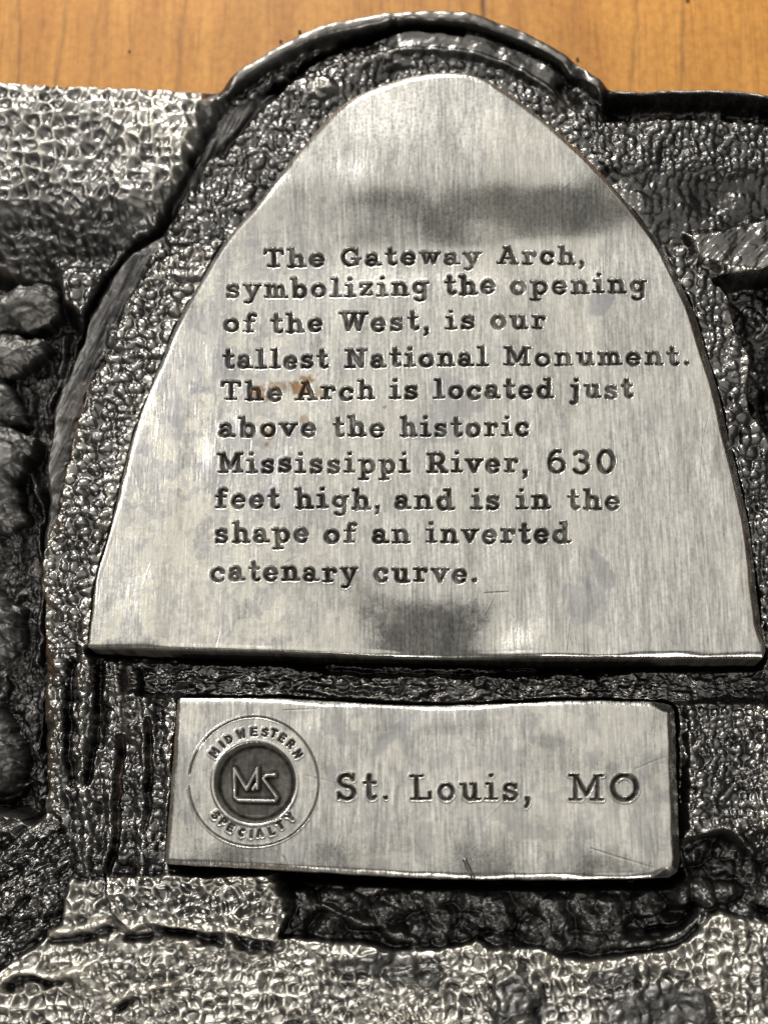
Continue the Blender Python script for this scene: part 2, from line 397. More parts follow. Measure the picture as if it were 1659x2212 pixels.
LINES = [
 ((574,567),(575,1265),[('The',572,698),('Gateway',738,1037),('Arch,',1077,1264)],0.93),
 ((643,630),(491,1395),[('symbolizing',491,923),('the',962,1068),('opening',1105,1395)],1.0),
 ((716.5,709.5),(487,1177),[('of',484,550),('the',586,694),('West,',736,928),('is',965,1024),('our',1062,1177)],1.0),
 ((795,787),(485,1490),[('tallest',484,706),('National',748,1052),('Monument.',1091,1490)],1.0),
 ((865,859),(480,1365),[('The',480,607),('Arch',641,807),('is',845,901),('located',939,1193),('just',1234,1365)],1.0),
 ((944.5,941.5),(475,1141),[('above',475,681),('the',721,828),('historic',868,1141)],1.03),
 ((1022,1021),(474,1330),[('Mississippi',474,883),('River,',924,1141),('630',1183,1329)],1.05),
 ((1098.5,1101),(468,1337),[('feet',468,602),('high,',642,822),('and',855,978),('is',1020,1078),('in',1118,1186),('the',1228,1337)],1.04),
 ((1172.5,1173),(465,1229),[('shape',465,664),('of',702,767),('an',807,883),('inverted',923,1229)],1.05),
 ((1254,1258),(456,1030),[('catenary',456,770),('curve.',810,1030)],1.05),
]

def scratches(U, V, us, vs, n, seed, x0, x1, y0, y1):
    out = np.zeros_like(U); r = random.Random(seed)
    for i in range(n):
        cx, cy = r.uniform(x0, x1), r.uniform(y0, y1)
        L = r.uniform(12, 70) if r.random() < .8 else r.uniform(60, 150)
        a = math.pi/2+r.gauss(0.05, 0.16) if r.random() < .82 else r.uniform(0, math.pi)
        dx, dy = math.cos(a)*L/2, math.sin(a)*L/2; bend = r.uniform(-.06, .06)*L
        pts = [(cx-dx, cy-dy), (cx+bend, cy), (cx+dx, cy+dy)]
        p = np.array(pts); i0, i1 = np.searchsorted(us, [p[:, 0].min()-5, p[:, 0].max()+5]); j0, j1 = np.searchsorted(vs, [p[:, 1].min()-5, p[:, 1].max()+5])
        if i1 <= i0 or j1 <= j0: continue
        sl = np.s_[j0:j1, i0:i1]
        out[sl] += r.uniform(-1.0, 0.8)*np.exp(-(seg_dist(U[sl], V[sl], pts)/r.uniform(0.9, 1.9))**2)
    return out

# ------------------------------------------------------------------ arch panel
rng = random.Random(5)
us = np.arange(160, 1690, 1.35); vs = np.arange(125, 1450, 1.35)
U, V = np.meshgrid(us, vs)
sd = poly_sd(U, V, PANEL_POLY)
DRAFT = 10.0
sd = sd-0.0
edge_n = 1.3*fbm(U/60, V/60, 91, 3)
e = sd+edge_n
rs = sstep(1180, 1400, U)*sstep(1400, 1340, V)
bw = 16+8*rs; bd = 5.5+30*rs
z = np.where(e > bw, 0, -bd*(1-np.clip(e, 0, bw)/bw)**(2.2-0.9*rs))
z = np.where(e < 0, -bd-np.clip(-e, 0, 30)*12.0, z)
face = sstep(0, 14, e)
z += face*(7*fbm(U/330, V/330, 11, 2)+3.2*fbm(U/110, V/150, 12, 2))
# upper shoulder: the face climbs towards the crown of the arch
tv = V+0.05*(U-1000)+9*fbm(U/170, V/170, 14, 2)
crown = (-14*sstep(660, 520, tv)+80*sstep(575, 312, tv+14-40*np.exp(-((U-1070)/190)**2)+14*fbm(U/150, V/150, 16, 2)))*sstep(330, 1010, U+0.3*(V-400))-3*sstep(330, 150, V)*np.exp(-((U-980)/330)**2)
z += crown
# sag above the middle of the lower edge
lob = np.exp(-((U-925)/150)**2)
z -= 44*sstep(1265, 1470, V+5*fbm(U/50, V/50, 15, 2)+0.002*(U-930)**2)*lob
z += 13*np.exp(-((U-1170)/80)**2-((V-1400)/70)**2)
z += 6*np.exp(-((U-620)/70)**2-((V-380)/60)**2)
z += face*0.55*scratches(U, V, us, vs, 260, 8, 200, 1640, 180, 1400)
LETT = []
SDall = np.full(U.shape, 30.0)
for (b0, b1), (l0, l1), words, sc in LINES:
    SDl = np.full(U.shape, 30.0)
    for wd, x0, x1 in words:
        scribe(SDl, us, vs, word_strokes(wd, x0, x1, b0, b1, l0, l1, sc, rng))
    LETT.append(SDl); SDall = np.minimum(SDall, SDl)
wob = 0.9*fbm(U/9, V/9, 21, 2)
sdl = SDall+wob
z -= 8*sstep(1.8, -3.2, sdl)
z += 0.3*np.exp(-((sdl-3.2)/2.2)**2)
groove = sstep(1.3, -1.6, sdl)*np.clip(0.93+0.6*fbm(U/24, V/24, 23, 3), 0.45, 1)
groove = np.maximum(groove, sstep(1.5, -2.0, e)*0.97)  # side walls darkened in colour too, to read as shaded
# stains
st = np.zeros_like(U)
lm = sstep(900, 380, U-0.15*(V-500))           # more blotches on the left
bl = fbm(U/34, V/44, 31, 3)
st += sstep(0.05, 0.11, bl)*0.50*(0.12+0.88*lm)*sstep(1350, 1000, V)*(0.6+0.6*vnoise(U/70, V/70, 33))
st += sstep(0.20, 0.27, fbm(U/13, V/15, 34, 3))*0.35*(0.25+0.75*lm)
for (cx, cy, rx, ry, a, s) in [(1295,650,26,30,0.6,.75),(985,860,62,60,0.3,.55),(940,930,70,40,0,.5),(1300,1230,22,60,-0.3,.5),(1265,1300,60,55,0.5,.42),
        (1410,900,22,45,0,.35),(760,790,40,30,0,.35),(560,620,60,50,0,.3),(640,680,80,60,0,.3),(410,800,40,90,0.2,.45),(310,1000,30,80,0.2,.4),(455,720,40,80,0,.4),
        (700,640,90,30,0.2,.35),(270,1110,16,40,.2,.5),(600,470,60,35,-.5,.25)]:
    ca, sa = math.cos(a), math.sin(a)
    dx = (U-cx)*ca+(V-cy)*sa; dy = -(U-cx)*sa+(V-cy)*ca
    r = np.hypot(dx/rx, dy/ry)+0.45*fbm(U/26, V/26, 37+int(cx), 3)
    st = np.maximum(st, s*sstep(1.0, 0.75, r))
for (cx, cy, r0) in [(820,1330,9),(605,470,8),(560,540,9),(1110,640,6),(640,560,7),(940,1060,8),(700,430,9),(1290,1310,6),(760,380,10),(480,640,6),(1250,470,6),(1080,480,7)]:
    st = np.maximum(st, 0.6*sstep(1.1, 0.7, np.hypot(U-cx, V-cy)/r0+0.3*fbm(U/8, V/8, 41, 2)))
cream = sstep(0.04, 0.12, fbm(U/40, V/52, 51, 4))*0.55*lm
cream = np.maximum(cream, 0.25*sstep(0.1, 0.4, fbm(U/90, V/140, 52, 2)))
rust = np.zeros_like(U)
for (cx, cy, rx, ry, s) in [(645,840,26,26,.85),(560,850,30,20,.75),(600,835,22,16,.6),(690,850,18,14,.5),(580,935,16,14,.6),(660,905,14,10,.5),(720,905,18,12,.3),(660,820,18,12,.8),(830,880,6,5,.6),(575,960,8,8,.8),(1085,1000,5,4,.6)]:
    r = np.hypot((U-cx)/rx, (V-cy)/ry)+0.8*fbm(U/11, V/11, 61+cx, 3)
    rust = np.maximum(rust, s*sstep(1.0, 0.35, r))
PX, PY = W(U, V, crown)
NRM = grid_normals(PX, PY, z)
ATT = dict(groove=groove, stain=st, cream=cream, rust=rust)
def favg(a): return (a[1:, 1:]+a[1:, :-1]+a[:-1, 1:]+a[:-1, :-1])/4
fe = favg(e)
keep = fe > -11
letter_mask = np.zeros_like(keep)
lm_list = []
for SDl in LETT:
    lmask = (favg(SDl+wob) < 1.4) & keep; lm_list.append(lmask); letter_mask |= lmask
arch = finish(build('arch_panel', PX, PY, z, NRM, keep & ~letter_mask, M_panel, plaque, ATT), 'smooth brushed arch-shaped panel engraved with ten lines of text')
TXT = ['The Gateway Arch,', 'symbolizing the opening', 'of the West, is our', 'tallest National Monument.', 'The Arch is located just', 'above the historic', 'Mississippi River, 630', 'feet high, and is in the', 'shape of an inverted', 'catenary curve.']
for lmask, tx in zip(lm_list, TXT):
    o = build('lettering', PX, PY, z, NRM, lmask, M_panel, arch, ATT)
    o['label'] = 'engraved words: '+tx

# ------------------------------------------------------------------ name panel
us = np.arange(330, 1500, 1.2); vs = np.arange(1490, 1925, 1.2)
U, V = np.meshgrid(us, vs)
sd = poly_sd(U, V, PLATE_POLY)
e = sd+1.6*fbm(U/50, V/50, 92, 3)+0.7*fbm(U/14, V/14, 93, 2)
rs = sstep(1405, 1440, U)
bw = 15+8*rs; bd = 6+30*rs
z = np.where(e > bw, 0, -bd*(1-np.clip(e, 0, bw)/bw)**(2.2-0.9*rs))
z = np.where(e < 0, -bd-np.clip(-e, 0, 30)*12.0, z)
face = sstep(0, 14, e)
z += face*(6*fbm(U/300, V/200, 111, 2)+3.0*fbm(U/120, V/120, 112, 2))
z -= 3*np.exp(-((U-860-0.9*(1575-V))/40)**2)*sstep(1660, 1560, V)
z -= 10*sstep(1570, 1500, V)*np.exp(-((U-900)/170)**2)
z += 6*np.exp(-((U-1370)/50)**2)*sstep(1740, 1880, V)
SDl = np.full(U.shape, 30.0)
for wd, x0, x1 in [('St.',728,839),('Louis,',888,1147),('MO',1232,1379)]:
    scribe(SDl, us, vs, word_strokes(wd, x0, x1, 1730, 1731, 728, 1379, 1.43 if wd == 'MO' else (1.36 if wd == 'Louis,' else 1.40), rng))
wob = 0.9*fbm(U/9, V/9, 121, 2)
z += face*0.55*scratches(U, V, us, vs, 110, 9, 370, 1450, 1515, 1880)
SDr = np.full(U.shape, 30.0)
EC = (551.0, 1691.5)
def em(x, y): return (341+x*0.2312, 1483.4+y*0.2312)
for ch, (x, y), hgt in list(zip('MIDWESTERN', [(530,620),(597,548),(665,492),(780,445),(900,425),(1003,430),(1085,440),(1165,482),(1245,540),(1310,632)], [82]*10)):
    cx, cy = em(x, y); ang = math.atan2(cx-EC[0], EC[1]-cy); s = hgt*0.2312*0.80
    for pl in RINGG[ch]:
        wmax = max(p[0] for q in RINGG[ch] for p in q)
        pts = []
        for a, b in pl:
            lx, ly = (a-wmax/2)*s*1.0, (b-0.5)*s
            pts.append((cx+lx*math.cos(ang)+ly*math.sin(ang), cy+lx*math.sin(ang)-ly*math.cos(ang)))
        scribe(SDr, us, vs, [(2.35, pts)])
for ch, (x, y) in zip('SPECIALTY', [(545,1205),(615,1265),(685,1320),(785,1365),(870,1378),(955,1368),(1065,1350),(1145,1295),(1240,1220)]):
    cx, cy = em(x, y); ang = -math.atan2(cx-EC[0], cy-EC[1]); s = 78*0.2312*0.80
    for pl in RINGG[ch]:
        wmax = max(p[0] for q in RINGG[ch] for p in q)
        pts = []
        for a, b in pl:
            lx, ly = (a-wmax/2)*s, (b-0.5)*s
            pts.append((cx+lx*math.cos(ang)+ly*math.sin(ang), cy+lx*math.sin(ang)-ly*math.cos(ang)))
        scribe(SDr, us, vs, [(2.35, pts)])
# thin ring, broken on its left
rr = np.hypot(U-548.4, V-1689.6); th = np.degrees(np.arctan2(-(V-1689.6), U-548.4))
gap = sstep(3, 8, np.abs(np.abs(th)-180+0)) if False else np.clip(sstep(0, 3, np.abs(((th-146) + 180) % 360-180)-2.5)*sstep(0, 4, np.abs(((th-179)+180) % 360-180)-4), 0, 1)
ringd = np.abs(rr-140.0+1.0*np.sin(np.radians(th*3)))-1.3
ring_m = sstep(1.0, -0.8, ringd)*gap
# sunk disc with raised monogram
rd = np.hypot(U-EC[0], V-EC[1]-0.8)
disc = sstep(88, 82, rd)
mono = np.full(U.shape, 30.0)
for pl in ([(706,768),(712,1035),(745,1063),(1085,1070),(1108,1040),(978,862),(1000,832),(1088,824)], [(712,775),(820,962),(925,765),(922,950)], [(880,960),(905,920)]):
    scribe(mono, us, vs, [(3.5, [em(*p) for p in pl])])
floor = -19+3.0*np.exp(-((rd-74)/6)**2)+1.2*fbm(U/20, V/20, 131, 3)
z = z*(1-disc)+disc*floor
z += disc*15*sstep(2.6, -1.6, mono)
z += 1.6*np.exp(-((rd-92)/3.5)**2)
sdl = np.minimum(SDl+wob, SDr+0.8*wob)
z -= 7.0*sstep(1.8, -3.2, SDl+wob)+5*sstep(1.4, -2.0, SDr+0.8*wob)+3.5*ring_m
z += 0.55*np.exp(-((sdl-3.2)/2.2)**2)+0.4*np.exp(-((ringd-2.5)/1.5)**2)
groove = np.maximum(sstep(1.3, -1.6, sdl)*np.clip(1.0+0.35*fbm(U/22, V/22, 123, 3), 0.6, 1), ring_m*0.75)
groove = np.maximum(groove, disc*(0.86+0.12*np.maximum(sstep(70, 80, rd), sstep(9, 3, mono))-0.9*sstep(1.5, -1.5, mono)))  # shadow of the disc wall put into the colour near its rim
groove = np.maximum(groove, sstep(1.5, -2.0, e)*0.97)  # painted shade on the outer walls
st = sstep(0.12, 0.34, fbm(U/40, V/40, 141, 3))*0.30
for (cx, cy, rx, ry, a, s) in [(855,1580,75,20,-0.75,.62),(395,1520,10,10,0,.6),(1390,1790,40,60,0,.25),(640,1545,50,12,0,.25),(850,1545,60,14,0,.3),(1010,1870,10,18,0.5,.3)]:
    ca, sa = math.cos(a), math.sin(a)
    dx = (U-cx)*ca+(V-cy)*sa; dy = -(U-cx)*sa+(V-cy)*ca
    st = np.maximum(st, s*sstep(1.1, 0.6, np.hypot(dx/rx, dy/ry)+0.5*fbm(U/20, V/20, 147, 3)))
z -= 4.0*np.maximum(0, 1-seg_dist(U, V, [(1004,1860),(1022,1898)])/5)
cream = sstep(0.05, 0.3, fbm(U/60, V/60, 151, 3))*0.3
rust = np.zeros_like(U)
PX, PY = W(U, V, 0.0); NRM = grid_normals(PX, PY, z)
ATT = dict(groove=groove, stain=st, cream=cream, rust=rust)
fe = favg(e); keep = fe > -11
m_let = (favg(SDl+wob) < 1.4) & keep
fring = (favg(np.minimum(SDr+0.8*wob, np.where(gap > 0.5, ringd, 9))) < 1.3) & keep
fdisc = favg(rd) < 87.5
fmono = (favg(mono) < 1.5) & fdisc
name = finish(build('name_panel', PX, PY, z, NRM, keep & ~m_let & ~fring & ~fdisc, M_panel, plaque, ATT), 'smooth brushed oblong panel engraved with a round emblem and St. Louis, MO')
o = build('lettering', PX, PY, z, NRM, m_let & ~fdisc, M_panel, name, ATT); o['label'] = 'engraved words: St. Louis, MO'
o = build('emblem_ring', PX, PY, z, NRM, fring & ~fdisc, M_panel, name, ATT); o['label'] = 'thin engraved ring round the words MIDWESTERN SPECIALTY'
o = build('emblem_disc', PX, PY, z, NRM, fdisc & ~fmono, M_panel, name, ATT); o['label'] = 'dark sunken emblem disc'
o = build('monogram', PX, PY, z, NRM, fmono, M_panel, name, ATT); o['label'] = 'raised bright MS monogram in the emblem disc'

# ------------------------------------------------------------------ cast body
TOP = [(-420,172),(-100,182),(0,187),(200,195),(380,202),(435,202),(470,191),(500,172),(560,132),(640,88),(720,57),(800,39),(880,33),(950,33),(1030,42),(1110,66),(1180,99),(1240,137),(1285,174),(1312,190),(1345,193),(1450,194),(1560,196),(1659,206),(1800,214),(2100,226)]
tc = np.array(smooth_curve(TOP, n=8))
us = np.concatenate([np.arange(-330, -20, 6.0), np.arange(-20, 1680, 2.15), np.arange(1680, 1990, 6.0)])
vt = np.interp(us, tc[:, 0], tc[:, 1])
NV = 1010
sv = np.concatenate([np.linspace(0, 1, NV), 1+np.arange(1, 46)*0.0035])
VB = 2225.0
V = vt[None, :]+(VB-vt[None, :])*sv[:, None]
U = np.broadcast_to(us[None, :], V.shape).copy()
slope = np.gradient(vt, us)
de = (V-vt[None, :])/np.sqrt(1+slope[None, :]**2)          # distance from the top edge
# the panels stand higher than this ground: find where the ground lies under them
bx, by = W(U, V, -70.0)
qx, qy, qz = bx-eye[0], by-eye[1], -eye[2]
dep = qx*fwd[0]+qy*fwd[1]+qz*fwd[2]
U0 = FW/2+DIST*(qx*rgt[0]+qy*rgt[1]+qz*rgt[2])/dep; V0 = FH/2-DIST*(qx*upv[0]+qy*upv[1]+qz*upv[2])/dep
ps = poly_sd(U0, V0, PANEL_POLY); ns = poly_sd(U0, V0, PLATE_POLY)
WX = U+7*fbm(U/55, V/55, 201, 2); WY = V+7*fbm(U/55, V/55, 202, 2)

z = -80+10*fbm(U/160, V/160, 203, 3)
tone = np.full(U.shape, 0.38)      # how far the dark finish was polished off, plus painted shade in drops
A_h = np.zeros_like(U); A_b = np.zeros_like(U); A_w = np.full(U.shape, 1.0)
matte = np.zeros_like(U)
region = np.zeros(U.shape, int)
def pmask(pts, soft, curve=True):
    p = smooth_curve(pts, closed=True, n=4) if curve else pts
    return sstep(-soft, soft, poly_sd(WX, WY, p))
def line(pts, width):
    return np.exp(-(seg_dist(WX, WY, smooth_curve(pts, n=5))/width)**2)
def blend(a, b, m): return a+(b-a)*m
def bump(cx, cy, rx, ry): return np.exp(-((U-cx)/rx)**2-((V-cy)/ry)**2)

arch_in = sstep(455, 520, U)*sstep(1330, 1290, U)
# general pebbled ground
A_b[:] = 7.0
# upper left field
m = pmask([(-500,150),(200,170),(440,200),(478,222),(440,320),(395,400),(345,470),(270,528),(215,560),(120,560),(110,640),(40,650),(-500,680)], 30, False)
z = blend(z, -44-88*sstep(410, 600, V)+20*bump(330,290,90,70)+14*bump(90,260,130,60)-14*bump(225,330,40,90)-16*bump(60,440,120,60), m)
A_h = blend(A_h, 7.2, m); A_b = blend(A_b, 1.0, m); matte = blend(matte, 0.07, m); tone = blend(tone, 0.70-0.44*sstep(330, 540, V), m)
tone += 0.30*bump(330,290,80,60)*m  # lit bulge and shaded lower slope are put into the tone
# rim of the arch
rimm = arch_in*sstep(34, 24, de)
z = blend(z, -40-9*((de-15)/15)**2+5*fbm(U/70, V/50, 205, 2), rimm)
A_b *= 1-rimm*0.97; A_h *= 1-rimm; A_w = blend(A_w, 0.9, rimm); tone = blend(tone, 0.48+0.25*fbm(U/60, V/40, 206, 3), rimm); matte = blend(matte, 0.08, rimm)
region[(arch_in*sstep(36, 30, de)) > 0.5] = 1
# band inside the rim
m = arch_in*sstep(30, 40, de)*sstep(95, 75, de)*sstep(790, 880, U)*sstep(1290, 1180, U)
z = blend(z, -62, m); A_b *= 1-0.85*m; tone = blend(tone, 0.50, m)
m = arch_in*sstep(72, 84, de)*sstep(420, 330, V)
z += 10*m
z += 26*bump(700,190,45,26); tone += 0.5*bump(695,190,48,30); A_h += 7*bump(700,195,45,28); A_b *= 1-0.7*bump(700,195,45,28)
z += 12*bump(820,130,120,22)
gv = np.maximum(line([(640,150),(560,215),(500,280),(450,330),(421,352)], 12), line([(850,62),(770,80),(690,118),(620,165),(560,220)], 6)); gv *= np.clip(0.75+0.8*fbm(U/50, V/50, 208, 2), 0, 1); z -= 52*gv; tone -= 0.3*gv; A_b *= 1-0.6*gv; A_h *= 1-0.6*gv
gv = line([(850,64),(920,66),(1000,72)], 5); z -= 32*gv; tone -= 0.25*gv
gv = line([(1240,160),(1215,190),(1240,225)], 18); z -= 26*gv
# smooth flank running down from the arch on the left
flank = pmask([(600,190),(520,270),(455,340),(400,430),(335,520),(300,600),(250,690),(225,760),(180,860),(150,960),(128,1060),(115,1160),(100,1300),(88,1420),(80,1300),(78,1160),(90,1000),(105,900),(140,780),(190,660),(250,560),(330,480),(400,400),(450,300),(520,220)], 9)
z = blend(z, -82+5*fbm((U+0.45*V)/16, (V-0.45*U)/110, 207, 3), flank); A_b *= 1-0.9*flank; A_h *= 1-0.9*flank; tone = blend(tone, 0.20, flank); matte = blend(matte, 0.15, flank)
# dark channel on the far left
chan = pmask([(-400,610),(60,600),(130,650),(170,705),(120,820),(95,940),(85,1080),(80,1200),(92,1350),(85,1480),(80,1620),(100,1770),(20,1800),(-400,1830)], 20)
z = blend(z, -176+22*fbm(U/30, V/70, 209, 4), chan); A_b *= 1-0.8*chan; A_h *= 1-chan; tone = blend(tone, 0.06, chan); matte = blend(matte, 0.12, chan); A_w = blend(A_w, 6, chan)  # the channel's shade is deepened by a darker tone
gv = line([(440,345),(385,420),(362,462),(290,522),(231,581),(194,656),(155,728),(125,820)], 8)*sstep(430, 470, V+0.3*(U-380)); z -= 34*gv; tone -= 0.25*gv
gv = line([(95,900),(84,1040),(72,1167),(87,1348),(76,1500),(72,1617)], 9); z -= 36*gv; tone -= 0.2*gv
for pts, w_, h_ in (([(165,670),(140,750),(128,810),(150,880)],12,36),([(120,700),(105,790),(80,850)],10,24),([(76,1441),(64,1540),(58,1618)],5,26),([(60,1120),(66,1260),(50,1420)],9,22),([(120,880),(100,880),(85,890)],10,22),([(40,1000),(64,1060),(58,1180)],10,24)):
    gv = line(pts, w_)*chan; z += h_*gv; tone += 0.18*gv
# pebbled ledge left of the panel
LEDGE = [(345,572),(331,588),(302,632),(268,692),(248,771),(204,836),(175,918),(155,998),(138,1088),(118,1150),(100,1230),(98,1330),(100,1430),(100,1600),(96,1760),(110,1900),(420,1900),(420,1300),(560,560),(470,530),(400,548)]
led = pmask(LEDGE, 6, False)
led_n = led*sstep(1480, 1400, V)
z = blend(z, -40-10*sstep(1300, 1420, V)-14*sstep(80, 10, -ps)*0, led_n); A_b = blend(A_b, 8.5, led_n); A_h = blend(A_h, 2.5*sstep(0, .3, fbm(U/80, V/80, 211, 2)), led_n); tone = blend(tone, 0.66, led_n); A_w = blend(A_w, 1, led_n)
region[led_n > 0.5] = 2
# columns below
colm = led*sstep(1380, 1440, V)
colw = np.sin((WX-0.0*WY)/62*2*math.pi*1.0+1.3+0.5*fbm(U/90, V/200, 213, 2))
z = blend(z, -60+6*colw+10*fbm(U/28, V/70, 214, 3), colm); A_b = blend(A_b, 8.0, colm); A_h = blend(A_h, 0, colm); tone = blend(tone, 0.58+0.08*colw, colm)
for pts, w_, d_ in (([(212,1430),(214,1530),(208,1620),(192,1690)],7,22),([(262,1600),(256,1700),(252,1795),(236,1900),(228,1950)],7,22),([(160,1440),(150,1560),(160,1700)],7,16),([(318,1560),(322,1680),(312,1790)],6,18)):
    gv = line(pts, w_); z -= d_*gv; tone -= 0.25*gv
# lower left slopes
m = pmask([(-400,1740),(0,1750),(60,1770),(97,1756),(140,1790),(150,1900),(130,2000),(100,2050),(30,2090),(-400,2130)], 14)
z = blend(z, -78+22*fbm((U-0.6*V)/60, (V+0.6*U)/26, 215, 3), m); A_b = blend(A_b, 7.0, m); A_h *= 1-m; tone = blend(tone, 0.50, m)
# bottom field
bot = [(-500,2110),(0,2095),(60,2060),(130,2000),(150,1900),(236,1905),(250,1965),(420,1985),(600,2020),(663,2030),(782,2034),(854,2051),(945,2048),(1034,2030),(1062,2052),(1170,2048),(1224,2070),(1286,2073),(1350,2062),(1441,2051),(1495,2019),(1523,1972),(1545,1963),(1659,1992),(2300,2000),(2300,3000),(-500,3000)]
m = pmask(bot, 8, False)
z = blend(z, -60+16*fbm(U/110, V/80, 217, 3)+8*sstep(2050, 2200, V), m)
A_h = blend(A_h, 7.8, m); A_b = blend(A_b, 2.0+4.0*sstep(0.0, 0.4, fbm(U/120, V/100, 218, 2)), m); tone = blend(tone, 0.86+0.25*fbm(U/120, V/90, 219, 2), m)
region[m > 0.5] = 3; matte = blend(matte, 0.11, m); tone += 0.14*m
# block with a bright lower lip
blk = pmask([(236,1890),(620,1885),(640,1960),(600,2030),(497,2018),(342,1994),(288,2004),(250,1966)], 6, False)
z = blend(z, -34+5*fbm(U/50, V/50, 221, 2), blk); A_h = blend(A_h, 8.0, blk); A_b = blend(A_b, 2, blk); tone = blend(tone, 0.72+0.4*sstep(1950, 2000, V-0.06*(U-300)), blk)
gv = line([(280,2022),(345,2012),(420,2020),(500,2040),(585,2052)], 13)*(1-blk)*(0.55+0.5*fbm(U/50, V/50, 222, 2)); z -= 38*gv; tone -= 0.4*gv  # shadow of the drop below the block painted into the tone
# step lines in the lower left
for pts in ([(20,2110),(60,2098),(120,2106),(190,2094)],[(250,2160),(310,2132),(380,2122)],[(105,2015),(170,2010),(240,1985)]):
    gv = line(pts, 9); z += 18*gv; tone += 0.3*gv
    gv = line([(a+4, b+20) for a, b in pts], 10)*sstep(-0.3, 0.4, fbm(U/45, V/45, 226, 2)); z -= 14*gv; tone -= 0.2*gv
# recess under the name panel
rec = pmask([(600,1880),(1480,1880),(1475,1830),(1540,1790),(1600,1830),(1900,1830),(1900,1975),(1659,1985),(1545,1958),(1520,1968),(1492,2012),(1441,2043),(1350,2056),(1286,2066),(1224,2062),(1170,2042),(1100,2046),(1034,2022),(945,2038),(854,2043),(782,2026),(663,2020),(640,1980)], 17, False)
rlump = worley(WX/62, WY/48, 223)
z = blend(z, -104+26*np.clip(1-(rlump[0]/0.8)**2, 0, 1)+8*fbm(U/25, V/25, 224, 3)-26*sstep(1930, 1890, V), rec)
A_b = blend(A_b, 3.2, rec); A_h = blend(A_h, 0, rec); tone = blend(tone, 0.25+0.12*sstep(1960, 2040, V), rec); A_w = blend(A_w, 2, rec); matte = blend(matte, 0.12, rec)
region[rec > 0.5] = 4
gv = line([(690,1960),(760,1985),(840,2010),(900,2035)], 10)*rec; z += 18*gv; tone += .08*gv
gv = line([(1350,2045),(1450,2030),(1500,1990),(1530,1950)], 14)*rec; z += 26*gv; tone += .14*gv
gv = line([(1400,2010),(1470,2000),(1500,1960)], 6)*rec; z -= 22*gv
# smooth dark lobes over the bottom field
for (cx, cy, rx, ry, hh) in [(1110,2160,50,70,20),(1135,2225,45,40,22),(1420,2180,130,60,10),(820,2080,120,26,8),(1330,2110,60,26,8),(900,2110,60,26,9)]:
    m = sstep(1.15, 0.75, np.hypot((WX-cx)/rx, (WY-cy)/ry)+0.3*fbm(U/30, V/30, 225, 2))
    z += hh*m; A_h = blend(A_h, 1.5, m*.85); A_b = blend(A_b, 2.5, m*.85); tone = blend(tone, 0.48, m)
# band between the two panels
m = pmask([(290,1425),(1680,1430),(1680,1500),(1460,1516),(1200,1508),(900,1520),(600,1505),(300,1500)], 10, False)
z = blend(z, -84+9*fbm(U/40, V/16, 227, 4), m); A_b = blend(A_b, 3.5, m); A_h *= 1-m; tone = blend(tone, 0.40, m); A_w = blend(A_w, 5, m)
gv = line([(640,1436),(800,1447),(950,1456),(1100,1447),(1350,1440)], 9); z -= 26*gv; tone -= .2*gv
# right side: top groove under the edge, sparkling strip, hollow
gr_ = sstep(1285, 1345, U)*sstep(6, 26, de)*sstep(72, 40, de+10*fbm(U/35, V/35, 230, 3))
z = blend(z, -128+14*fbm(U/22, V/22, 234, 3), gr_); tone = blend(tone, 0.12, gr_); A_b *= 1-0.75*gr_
er = sstep(1300, 1330, U)*sstep(14, 8, de); z = blend(z, -60, er); A_b *= 1-er
rt = sstep(1270, 1310, U)*sstep(56, 76, de)*sstep(540, 500, V)
z = blend(z, -66-18*sstep(350, 400, V+10*fbm(U/50,V/50,229,2))+16*bump(1400,440,120,60), rt)
A_b = blend(A_b, 8.5-5.0*sstep(340, 400, V), rt); tone = blend(tone, 0.36-0.06*sstep(340, 400, V), rt)
sw = pmask([(1480,500),(1560,505),(1620,480),(1760,450),(1760,585),(1659,590),(1570,588),(1500,560)], 12, False)
z = blend(z, -58+14*bump(1650,520,60,40)+5*fbm((U+V)/24, (U-V)/90, 231, 3), sw); A_b = blend(A_b, 2, sw); tone = blend(tone, 0.55, sw)
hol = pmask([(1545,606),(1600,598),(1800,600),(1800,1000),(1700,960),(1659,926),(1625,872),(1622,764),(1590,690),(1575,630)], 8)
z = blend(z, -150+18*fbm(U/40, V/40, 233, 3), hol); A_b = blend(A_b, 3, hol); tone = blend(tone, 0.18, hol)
region[hol > 0.5] = 5
gv = line([(1685,840),(1700,1000),(1720,1300)], 20); z -= 40*gv
# ground right of the name panel
m = sstep(1470, 1490, U)*sstep(1505, 1540, V)*sstep(1815, 1780, V)
z = blend(z, -62+14*sstep(1560, 1650, U), m); A_b = blend(A_b, 8.5, m); A_h = blend(A_h, 4*sstep(1580, 1640, U), m); tone = blend(tone, 0.56+0.2*sstep(1580, 1650, U), m)
gv = line([(1470,1820),(1540,1795),(1590,1800),(1625,1840)], 10); z += 20*gv; tone += .1*gv; 
